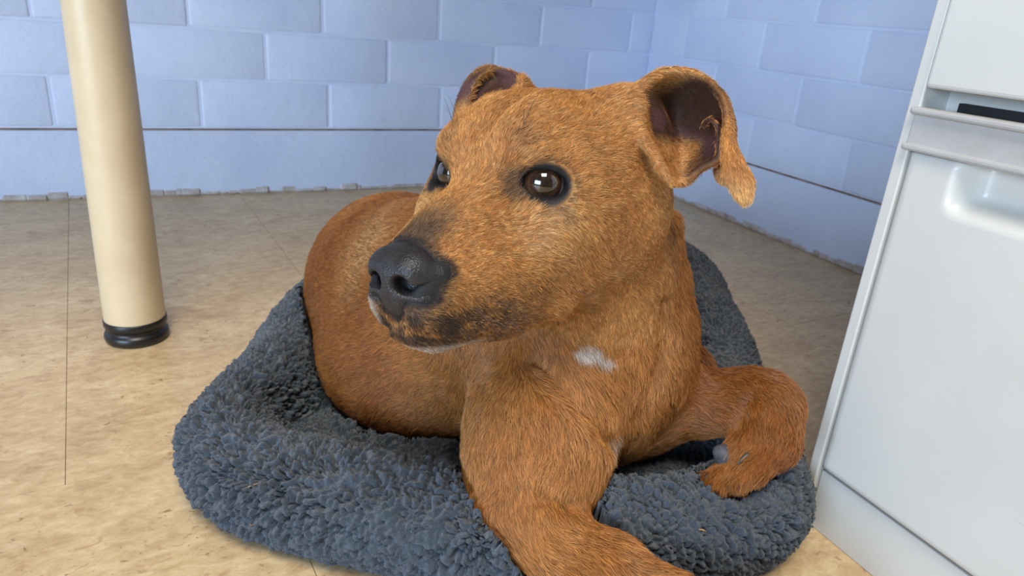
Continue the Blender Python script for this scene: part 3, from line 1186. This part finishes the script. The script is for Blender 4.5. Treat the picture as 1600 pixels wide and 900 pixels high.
def coat(P, N):
    """base colour, darkness mask for bare skin, hair length"""
    n = len(P)
    q = w2h(P)
    ay = np.abs(q[:, 1])
    v1 = vnoise(P, 28, 61)
    v2 = vnoise(P, 130, 62)
    v3 = vnoise(P, 900, 67)
    col = C_RED + (C_TAN - C_RED) * sst(v1 * 0.5 + v2 * 0.2 + v3 * 0.3, 0.25, 0.75)[:, None]
    ln = np.full(n, 0.0085)
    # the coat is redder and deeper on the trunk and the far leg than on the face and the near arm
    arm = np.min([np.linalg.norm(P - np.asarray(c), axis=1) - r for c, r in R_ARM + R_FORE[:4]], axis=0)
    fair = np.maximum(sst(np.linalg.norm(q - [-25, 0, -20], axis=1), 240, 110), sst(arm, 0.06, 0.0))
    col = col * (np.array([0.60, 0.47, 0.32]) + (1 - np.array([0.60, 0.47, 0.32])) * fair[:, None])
    head = sst(q[:, 0], -130, -90) * sst(q[:, 2], -120, -90)
    inhead = (q[:, 0] > -125) & (ay < 100) & (q[:, 2] > -110) & (q[:, 2] < 90)
    ln = np.where(inhead, 0.0085 - 0.003 * head, ln)

    def mixc(c, m):
        nonlocal col
        col = col + (np.asarray(c) - col) * np.clip(m, 0, 1)[:, None]
    hm = inhead.astype(float)
    # golden cheeks under the eye and on the brow
    e = np.sqrt((q[:, 0] + 2) ** 2 + (ay - 40) ** 2 + (q[:, 2] + 24) ** 2)
    mixc(C_GOLD, hm * 0.65 * sst(e, 34, 10) * sst(v3, 0.2, 0.7))
    mixc(C_GOLD, hm * 0.45 * sst(v3, 0.35, 0.8))
    # dark mask of the muzzle: smooth on the bridge, mottled along the lips
    bridge = sst(q[:, 0], 30, 64) * sst(ay, 19, 7) * sst(q[:, 2], -46, -33)
    mixc(C_DARK, hm * bridge * 0.85)
    lips = sst(q[:, 2], -42, -68) * sst(q[:, 0], -24, 40) * sst(0.35 * v2 + vnoise(P, 1700, 68), 0.38, 0.8)
    mixc(C_DARK, hm * lips * 0.92)
    d_n = np.sqrt((q[:, 0] - 70) ** 2 + (ay - 8) ** 2 + (q[:, 2] + 50) ** 2)
    mixc(C_BLACK, hm * sst(d_n, 21, 17) * 0.35)
    mixc(C_DARK, hm * 0.8 * sst(q[:, 0], 50, 68) * sst(q[:, 2], -60, -66) * sst(v2, 0.1, 0.6))
    # white chin and edge of the lip
    mixc(C_WHITE, hm * sst(q[:, 2], -82, -86) * sst(q[:, 0], 28, 46) * 0.7)
    mixc(C_WHITE, hm * sst(-q[:, 1], 9, 14) * sst(q[:, 0], 62, 70) * sst(q[:, 2], -54, -60) * 0.6)
    # round the eyes
    E = np.stack([q[:, 0] - EYE_C[0], ay - EYE_C[1], q[:, 2] - EYE_C[2]], -1)
    L = E @ EYE_RM
    de = np.sqrt((L[:, 0] / 1.25) ** 2 + L[:, 1] ** 2)
    fr = hm * (L[:, 2] > -4)
    mixc(C_DARK, fr * sst(de, 15, 11) * 0.85)
    inner = np.sqrt((q[:, 0] - 11) ** 2 + (ay - 24) ** 2 + (q[:, 2] + 3) ** 2)
    mixc(C_DARK, hm * sst(inner, 14, 6) * 0.7)
    brow = np.sqrt((q[:, 0] - 6) ** 2 + (ay - 24) ** 2 + (q[:, 2] - 22) ** 2)
    mixc(C_DARK, hm * sst(brow, 11, 4) * 0.3)
    mixc(C_BLACK, fr * sst(de, 12.6, 10.6))
    under = np.sqrt((L[:, 0] / 1.6 - 4) ** 2 + (L[:, 1] + 17) ** 2)
    mixc(C_DARK, fr * sst(under, 9, 3) * sst(v2, 0.3, 0.7) * 0.5)
    dnose = np.where(inhead, 0, 1.0)
    ii = np.nonzero(inhead & (q[:, 0] > 30))[0]
    dnose[inhead] = 1.0
    dnose[ii] = nose_sdf(P[ii])
    mixc(C_BLACK, sst(dnose, 0.0022, 0.0008))
    mixc(C_BLACK, hm * sst(d_n, 16.5, 15))
    bare = np.maximum(fr * sst(de, 13.2, 11.8), np.maximum((dnose < 0.0006).astype(float), hm * (d_n < 15.0)))
    # inside of the ears
    for side in (1, -1):
        C, r = EARS[side]
        cc = EAR_MID[side]
        m = (q[:, 1] * side > 30) & (q[:, 0] < -35) & (q[:, 0] > -130) & (q[:, 2] > -62) & (np.linalg.norm(q - np.array([-80, EAR_MID[side][1] + 12 * side, EAR_MID[side][2] - 14]), axis=1) < 78)
        nl = N @ HM
        face = sst(nl[:, 0] * 0.8 + nl[:, 1] * side * 0.35, -0.15, 0.25)
        dc = np.sqrt((q[:, 1] - cc[1]) ** 2 + (q[:, 2] - cc[2]) ** 2)
        inn = m * face * sst(dc, 35, 27) * sst(q[:, 0], EAR_IN[side], EAR_IN[side] - 7)
        inn = inn * (1 - sst(cc[2] - q[:, 2], 3, 12) * sst((cc[1] - q[:, 1]) * side, -14, 0))
        mixc(C_EARIN, inn * 0.95)
        mixc(C_PINK, inn * sst(vnoise(P, 70, 66), 0.4, 0.75) * 0.7)
        bare = np.maximum(bare, inn * 0.85)
        tip = m * sst(q[:, 2], 14, -4) * sst(q[:, 1] * side, 96, 106)
        mixc(C_GOLD, tip * 0.7)
        ln = np.where(m & (q[:, 1] * side > 62), 0.0035, ln)
    # muzzle hair is short
    ln = np.where(hm > 0, ln * (1 - 0.40 * sst(q[:, 0], 0, 55)), ln)
    # white blaze on the chest
    ds = np.minimum(np.linalg.norm((P - SPOT) * [1, 1, 1.6], axis=1), np.linalg.norm((P - SPOT2) * [1, 1, 1.6], axis=1) + 0.004)
    mixc(C_WHITE, sst(ds, 0.013, 0.008) * 0.95)
    mixc(C_WHITE, sst(np.linalg.norm(P - TIP, axis=1), 0.012, 0.003) * 0.5)
    # paler hair on the rump and flank
    dl = np.linalg.norm((P - LITE) * [1, 1, 1.3], axis=1)
    mixc(C_GOLD, sst(dl + 0.05 * (vnoise(P, 24, 81) - 0.5), 0.085, 0.01) * sst(v3, 0.25, 0.7) * 0.8)
    ch = sst(np.linalg.norm(P - TIP, axis=1), 0.12, 0.05)
    ln = np.where(hm > 0, ln, ln * (1 + 0.35 * ch))
    return col.astype(np.float32), bare.astype(np.float32), ln


EAR_MID = {1: head_px(1064, 200, 0, -80), -1: head_px(765, 172, 0, -60)}
EAR_IN = {1: -66.0, -1: -52.0}

FLOW_P, FLOW_D = [], []


def flow(p, d):
    FLOW_P.append(np.asarray(p, float))
    d = np.asarray(d, float)
    FLOW_D.append(d / np.linalg.norm(d))


for sd in (1, -1):
    for p, d in (((70, 8, -34), (-1, 0.12, 0.1)), ((60, 18, -60), (-0.9, 0.2, -0.35)), ((30, 20, -34), (-1, 0.25, -0.15)), ((30, 28, -70), (-0.9, 0.1, -0.5)), ((14, 12, -8), (-0.7, 0.3, 0.6)),
                 ((0, 10, 20), (-0.7, 0.1, 0.7)), ((0, 34, 22), (-0.7, 0.5, 0.5)), ((-10, 45, -22), (-0.8, 0.45, -0.45)), ((-40, 20, 50), (-1, 0.1, 0.1)), ((-30, 52, 10), (-1, 0.2, 0.05)),
                 ((-50, 60, -30), (-0.9, 0.1, -0.4)), ((-20, 40, -70), (-0.8, 0.1, -0.6)), ((-90, 50, 50), (-0.5, 0.8, 0.2)), ((-90, 62, -30), (-0.7, 0.2, -0.7)), ((-85, 95, 55), (-0.1, 0.9, -0.3)), ((-80, 120, 10), (0.1, 0.3, -0.9))):
        flow(h2w((p[0], p[1] * sd, p[2])), HM @ np.array([d[0], d[1] * sd, d[2]]))
for seq in (R_ARM + R_FORE, L_ARM, L_FORE, L_PAW):
    for (a, ra), (b, rb) in zip(seq[:-1], seq[1:]):
        flow(0.5 * (np.asarray(a) + b), np.asarray(b) - a)
for (x, y, d), v in (((1000, 420, .54), (0.1, 0.1, -1)), ((930, 500, .55), (0.1, 0.1, -1)), ((950, 600, .56), (0, 0.05, -1)), ((890, 590, .53), (0.35, 0.1, -0.9)), ((1060, 480, .58), (0.1, 0.3, -1)),
                     ((700, 620, .62), (-0.5, 0.6, -0.6)), ((620, 560, .68), (-0.45, 0.75, -0.5)), ((540, 500, .75), (-0.4, 0.8, -0.45)), ((520, 400, .82), (-0.5, 0.7, -0.5)), ((600, 330, .88), (-0.5, 0.8, -0.1)), ((640, 420, .72), (-0.35, 0.9, 0.0))):
    flow(at(x, y, d), v)
FLOW_P, FLOW_D = np.array(FLOW_P, np.float32), np.array(FLOW_D, np.float32)


def lie(P, N):
    d2 = ((P[:, None] - FLOW_P[None]) ** 2).sum(-1)
    w = 1 / (d2 + 1e-5) ** 2
    f = (w[..., None] * FLOW_D[None]).sum(1) / w.sum(1)[:, None]
    f = f - (f * N).sum(1)[:, None] * N
    return f / (np.linalg.norm(f, axis=1, keepdims=True) + 1e-9)


def grow(V, Fq, N, count, weight):
    """random roots on the quads, area and weight in proportion"""
    a = np.linalg.norm(np.cross(V[Fq[:, 2]] - V[Fq[:, 0]], V[Fq[:, 3]] - V[Fq[:, 1]]), axis=1) * 0.5
    p = a * weight
    p /= p.sum()
    k = rng.choice(len(Fq), size=count, p=p)
    u, v = rng.random(count)[:, None], rng.random(count)[:, None]
    q = Fq[k]
    w = ((1 - u) * (1 - v), u * (1 - v), u * v, (1 - u) * v)
    P = sum(w[i] * V[q[:, i]] for i in range(4))
    M = sum(w[i] * N[q[:, i]] for i in range(4))
    M /= np.linalg.norm(M, axis=1, keepdims=True)
    return P, M


def mat_hair(name, rough=0.42, spec=0.5):
    t = NT(name)
    a = t.n('Attribute', attribute_name='tint')
    h = t.n('HairInfo')
    jig = t.ramp(h.outputs['Random'], [(0.0, (0.55, 0.52, 0.50)), (0.75, (1.0, 1.0, 1.0)), (1.0, (1.0, 1.0, 1.0))])
    t.l(t.mix(1.0, a.outputs['Color'], jig, 'MULTIPLY'), t.bsdf.inputs['Base Color'])
    t.set(Roughness=rough, Specular_IOR_Level=spec)
    return t.m


def mat_skin():
    t = NT('dog_skin')
    a = t.n('Attribute', attribute_name='tint')
    v = t.pos()
    c = t.mix(0.5, a.outputs['Color'], t.mix(1.0, a.outputs['Color'], t.ramp(t.noise(v, 500, 4), [(0.3, (0.6, 0.6, 0.6)), (0.7, (1.2, 1.2, 1.2))]), 'MULTIPLY'))
    t.l(c, t.bsdf.inputs['Base Color'])
    t.set(Roughness=0.6, Specular_IOR_Level=0.25)
    t.bump(t.noise(v, 700, 3), 0.3, 0.0008)
    return t.m


dog = empty('dog', (0.28, 0.55, 0.0))
tag(dog, 'short-haired tan brown dog lying on the blue bed, head turned to the left', 'dog')
bme = quad_mesh('body', dogV, dogF)
dcol, dbare, dln = coat(dogV, dogN)
ta = bme.attributes.new('tint', 'FLOAT_COLOR', 'POINT')
ta.data.foreach_set('color', np.ascontiguousarray(np.concatenate([dcol * 0.8, np.ones((len(dcol), 1), np.float32)], 1), np.float32).ravel())
body = link_mesh('body', bme, mat_skin(), dog)

FUR = 560000


if FUR:
    # hair where the coat can be seen from the room; finer and denser on the head
    fc = dogV[dogF].mean(1)
    fn = dogN[dogF].mean(1)
    vis = ((CC + np.array([0.05, 0, 0.1]) - fc) * fn).sum(1) / np.linalg.norm(CC - fc, axis=1)
    w = np.where(vis > -0.35, 1.0, 0.08) * (1 + 2.4 * headness(fc)) * (1 - 0.98 * dbare[dogF].mean(1)) * (fc[:, 2] > 0.03)
    P, Nn = grow(dogV, dogF, dogN, FUR, w)
    col, bare, ln = coat(P, Nn)
    keep = rng.random(len(P)) > bare
    P, Nn, col, ln = P[keep], Nn[keep], col[keep], ln[keep]
    T = np.concatenate([lie(P[i:i + 60000], Nn[i:i + 60000]) for i in range(0, len(P), 60000)])
    S = np.cross(Nn, T)
    ang = (vnoise(P, 60, 71) - 0.5) * 0.9 + (vnoise(P, 220, 72) - 0.5) * 0.7 + rng.normal(0, 0.16, len(P))
    T = T * np.cos(ang)[:, None] + S * np.sin(ang)[:, None]
    lift = np.clip(rng.normal(0.30, 0.10, len(P)) + (vnoise(P, 160, 73) - 0.5) * 0.25, 0.08, 0.7)
    ln = ln * rng.uniform(0.65, 1.2, len(P))
    c1, s1 = np.cos(lift)[:, None], np.sin(lift)[:, None]
    c2, s2 = np.cos(lift * 0.35)[:, None], np.sin(lift * 0.35)[:, None]
    L1 = ln[:, None]
    p0 = P - Nn * 0.0003
    p1 = P + L1 * 0.45 * (T * c1 + Nn * s1)
    p2 = p1 + L1 * 0.55 * (T * c2 + Nn * s2)
    pts = np.stack([p0, p1, p2], 1)
    rr = 0.00014 - 0.00004 * headness(P)
    rad = rr[:, None] * np.array([1.0, 0.9, 0.25])[None]
    br = rng.choice([0.55, 0.85, 1.0, 1.15], len(P))[:, None]
    br = br * (0.62 + 0.76 * np.clip((vnoise(P, 620, 91) - 0.5) * 1.5 + 0.5, 0, 1))[:, None]
    gold = (rng.random(len(P)) < 0.45)[:, None] * 0.32 * np.clip(col[:, :1] / 0.35, 0, 1)
    tipc = np.clip(col * 1.2 * br * (1 - gold) + C_GOLD * gold, 0, 1)
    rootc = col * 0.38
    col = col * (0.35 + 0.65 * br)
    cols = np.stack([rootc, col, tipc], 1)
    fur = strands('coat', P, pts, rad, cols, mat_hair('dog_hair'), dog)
    fur['kind'] = 'stuff'
    fur['label'] = 'short tan coat of the dog'


# whiskers on the lips, cheek and brows
wr = np.random.default_rng(5)
W0, WD = [], []
for sd in (1, -1):
    for k in range(9):
        p = (wr.uniform(28, 62), 26 * sd, wr.uniform(-74, -56))
        W0.append(p); WD.append((wr.uniform(-0.5, 0.3), sd * 1.0, wr.uniform(-0.7, 0.0)))
    for k in range(3):
        W0.append((2 + 3 * k, 22 * sd, 26)); WD.append((wr.uniform(-0.2, 0.5), sd * wr.uniform(0.1, 0.5), 1.0))
    W0.append((-15, 44 * sd, -62)); WD.append((-0.2, sd, -0.1))
W0, WD = h2w(np.array(W0, float)), np.array(WD, float) @ HM.T
WD /= np.linalg.norm(WD, axis=1, keepdims=True)
for _ in range(40):                                # set the roots on the skin
    W0 = W0 - WD * dog_sdf(W0)[:, None] * 0.7
wl = wr.uniform(0.012, 0.026, len(W0))[:, None]
wp = np.stack([W0, W0 + WD * wl * 0.5, W0 + WD * wl + np.array([0, 0, -0.15]) * wl], 1)
wsk = strands('whiskers', W0, wp, np.tile(np.array([0.00013, 0.0001, 0.00003]), (len(W0), 1)), np.tile(np.array(lin(36, 30, 28)[:3]), (len(W0), 3, 1)), mat_hair('whisker_hair'), dog)
wsk['kind'] = 'stuff'


# pads and claws of the folded front paw
def lump(name, c, r, axes, mat, label):
    bm = bmesh.new()
    bmesh.ops.create_icosphere(bm, subdivisions=4, radius=1.0)
    for v in bm.verts:
        q = np.array(v.co) * (1 + 0.10 * math.sin(3 * v.co.x + 1) * math.cos(2.5 * v.co.y)) * np.asarray(r)
        v.co = Vector(np.asarray(c) + axes @ q)
    o = bm_obj(name, bm, mat, dog, True)
    o['label'] = label
    return o


M_PAD = mat_plain('paw_pad_skin', lin(84, 84, 90), 0.75, bump=(700, 0.4), var=(200, lin(62, 60, 64)))
M_CLAW = mat_plain('claw_horn', lin(46, 44, 46), 0.4, var=(300, lin(70, 66, 62)))
CAMX = np.stack([CR, CU, -CF], 1)
ca, sa = math.cos(0.5), math.sin(0.5)
TW = CAMX @ np.array([[ca, -sa, 0], [sa, ca, 0], [0, 0, 1]])
lump('paw_pad', at(1131, 712, .545), (0.0082, 0.0098, 0.0075), TW, M_PAD, 'grey paw pad')


def claw(c, d, up, ln, r):
    d, up = np.asarray(d, float), np.asarray(up, float)
    n, m = 10, 12
    sd = np.cross(d, up)
    sd /= np.linalg.norm(sd)
    up = np.cross(sd, d)
    V, Fs = [], []
    for i in range(n):
        t = i / (n - 1)
        ctr = c + d * ln * t - up * ln * 0.35 * t * t
        rr = r * (1 - t) ** 0.7 + 0.0002
        for k in range(m):
            a = 2 * math.pi * k / m
            V.append(tuple(ctr + rr * (0.7 * math.cos(a) * sd + math.sin(a) * up)))
    for i in range(n - 1):
        for k in range(m):
            Fs.append((i * m + k, i * m + (k + 1) % m, (i + 1) * m + (k + 1) % m, (i + 1) * m + k))
    Fs.append(tuple(range(m))[::-1])
    Fs.append(tuple((n - 1) * m + k for k in range(m)))
    me = bpy.data.meshes.new('claw')
    me.from_pydata(V, [], Fs)
    me.polygons.foreach_set('use_smooth', [True] * len(me.polygons))
    o = link_mesh('claw', me, M_CLAW, dog)
    o['label'] = 'dark claw'


for t in R_TOES:
    d = t[2][0] - t[1][0]
    d = d / np.linalg.norm(d)
    claw(t[2][0] + d * 0.006, d, np.array([0, 0, 1.0]), 0.008, 0.0026)
for (x, y, dx, dy, ln, r) in ((1170, 713, -1.0, -0.25, 0.011, 0.0030), (1106, 745, -0.9, -0.5, 0.006, 0.0022), (1116, 760, -0.6, -0.9, 0.006, 0.0022)):
    d = CR * dx + CU * dy - CF * 0.35
    claw(march(x, y) + CF * 0.001, d / np.linalg.norm(d), CU, ln, r)

# nose leather
def mat_nose():
    t = NT('nose_leather')
    v = t.pos()
    vo = t.n('TexVoronoi', Scale=900.0)
    t.l(v, vo.inputs['Vector'])
    t.l(t.ramp(t.noise(v, 120, 3), [(0.3, lin(24, 23, 25)), (0.7, lin(44, 42, 44))]), t.bsdf.inputs['Base Color'])
    t.set(Roughness=0.46, Specular_IOR_Level=0.5)
    t.bump(vo.outputs['Distance'], 0.5, 0.0006)
    return t.m


nc = h2w((74, 0, -46))
nV, nF = surface_nets(nose_sdf, nc - 0.032, nc + 0.032, 0.0008)
nV = relax(nV, nF, 2, 0.5)
nose = link_mesh('nose', quad_mesh('nose', nV, nF), mat_nose(), dog)
nose['label'] = 'black leathery nose'


def mat_eye():
    t = NT('dog_eye')
    tc = t.n('TexCoord')
    sep = t.n('SeparateXYZ')
    t.l(tc.outputs['Object'], sep.inputs[0])
    R = EYE_R * HS / 1000.0
    dv = t.n('Math', operation='DIVIDE')
    t.l(sep.outputs[2], dv.inputs[0])
    dv.inputs[1].default_value = R
    # cosine of the angle from the gaze axis: sclera, limbus, iris, pupil
    c = t.ramp(dv.outputs[0], [(0.0, lin(190, 180, 172)), (0.50, lin(150, 140, 134)), (0.56, lin(24, 16, 12)), (0.64, lin(48, 33, 22)), (0.80, lin(66, 46, 30)), (0.875, lin(44, 29, 19)), (0.90, lin(8, 7, 7)), (1.0, lin(6, 6, 6))])
    st = t.noise(tc.outputs['Object'], 700, 4)
    c = t.mix(0.18, c, t.ramp(st, [(0.3, lin(20, 14, 10)), (0.7, lin(120, 84, 50))]))
    t.l(c, t.bsdf.inputs['Base Color'])
    t.set(Roughness=0.12, Coat_Weight=1.0, Coat_Roughness=0.01, Specular_IOR_Level=0.6)
    return t.m


M_EYE = mat_eye()


def make_eye(side, gaze):
    c = EYE_C * np.array([1, side, 1])
    g = np.array(gaze, float)
    g /= np.linalg.norm(g)
    gw = HM @ g
    bm = bmesh.new()
    bmesh.ops.create_uvsphere(bm, u_segments=48, v_segments=32, radius=EYE_R * HS / 1000.0)
    for v in bm.verts:                               # the cornea stands a little proud of the ball
        cz = v.co.z / (EYE_R * HS / 1000.0)
        if cz > 0.6:
            v.co *= 1 + 0.06 * (cz - 0.6) / 0.4
    me = bpy.data.meshes.new('eye')
    bm.to_mesh(me)
    bm.free()
    me.polygons.foreach_set('use_smooth', [True] * len(me.polygons))
    me.materials.append(M_EYE)
    o = bpy.data.objects.new('eye', me)
    COL.objects.link(o)
    o.parent = dog
    o.matrix_parent_inverse = dog.matrix_basis.inverted()
    o.location = h2w(c)
    o.rotation_euler = Vector(gw).to_track_quat('Z', 'Y').to_euler()
    o['label'] = 'dark brown eye'
    return o


make_eye(1, (0.86, 0.50, 0.03))
make_eye(-1, (0.88, -0.22, 0.03))

bed_me, bed_V, bed_N, bed_F = build_bed()
bed = link_mesh('dog_bed', bed_me, M_FLEECE)
tag(bed, 'blue-grey curly fleece dog bed with a raised padded rim on the floor', 'dog bed')


def bed_fuzz(n):
    prm = np.random.default_rng(9)
    vis = ((CC - bed_V) * bed_N).sum(1) > -0.02
    w = vis[bed_F].mean(1) * (bed_V[bed_F[:, 0], 2] > 0.004)
    P, Nn = grow(bed_V, bed_F, bed_N, n, w)
    dd = dog_sdf(P)
    k = dd > 0.003
    P, Nn = P[k], Nn[k]
    n = len(P)
    d1 = prm.normal(0, 1, (n, 3))
    d1 -= (d1 * Nn).sum(1)[:, None] * Nn
    d1 /= np.linalg.norm(d1, axis=1, keepdims=True)
    d2 = np.cross(Nn, d1)
    L = prm.uniform(0.002, 0.0045, n)[:, None]
    p0 = P - Nn * 0.0006
    p1 = P + L * (0.35 * Nn + 0.25 * d1)
    p2 = P + L * (0.50 * Nn + 0.55 * d1 + 0.35 * d2)
    p3 = P + L * (0.25 * Nn + 0.55 * d1 + 0.75 * d2)
    pts = np.stack([p0, p1, p2, p3], 1)
    base = np.array(lin(56, 69, 81)[:3])
    br = prm.uniform(0.7, 1.35, n)[:, None, None]
    cols = base * br * np.array([0.8, 1.0, 1.1, 1.15])[None, :, None]
    o = strands('fleece_pile', P, pts, np.tile(np.array([0.00016, 0.00014, 0.00011, 0.00006]), (n, 1)), cols, mat_hair('fleece_fibre', 0.9, 0.1), bed)
    o['kind'] = 'stuff'


bed_fuzz(12000)

# bits of dry straw caught in the fleece
M_STRAW = mat_plain('straw', lin(196, 164, 112), 0.7, var=(300, lin(168, 132, 84)))


def bed_at(x, y):
    r = ray(x, y)
    q = (bed_V - CC)
    t = q @ r / (r @ r)
    return bed_V[np.argmin(np.linalg.norm(q - t[:, None] * r, axis=1) + 0.02 * t)]


for k, (x0, y0, x1, y1, lab) in enumerate(((377, 773, 402, 762, 'pale straw lying on the front left corner of the dog bed'), (392, 824, 400, 829, 'short straw crumb low on the front of the dog bed'),
                                            (1092, 833, 1102, 836, 'tiny straw crumb on the front rim below the folded paw'))):
    a, b = bed_at(x0, y0) + (0, 0, 0.0032), bed_at(x1, y1) + (0, 0, 0.0032)
    m = 0.5 * (a + b) + np.array([0, 0, 0.0006])
    d = (b - a) / np.linalg.norm(b - a)
    sx = np.cross(d, [0, 0, 1.0])
    sx /= np.linalg.norm(sx)
    uz = np.cross(sx, d)
    V, Fs = [], []
    for p, w in ((a, 0.0005), (m, 0.0009), (b, 0.0004)):
        for (u, v) in ((-1, 0), (0, 0.6), (1, 0), (0, -0.6)):
            V.append(tuple(p + w * (u * sx + v * uz)))
    for i in range(2):
        for j in range(4):
            Fs.append((i * 4 + j, i * 4 + (j + 1) % 4, i * 4 + 4 + (j + 1) % 4, i * 4 + 4 + j))
    Fs += [(3, 2, 1, 0), (8, 9, 10, 11)]
    me = bpy.data.meshes.new('straw')
    me.from_pydata(V, [], Fs)
    o = link_mesh('straw', me, M_STRAW)
    tag(o, lab, 'straw', 'straw bits on the dog bed')
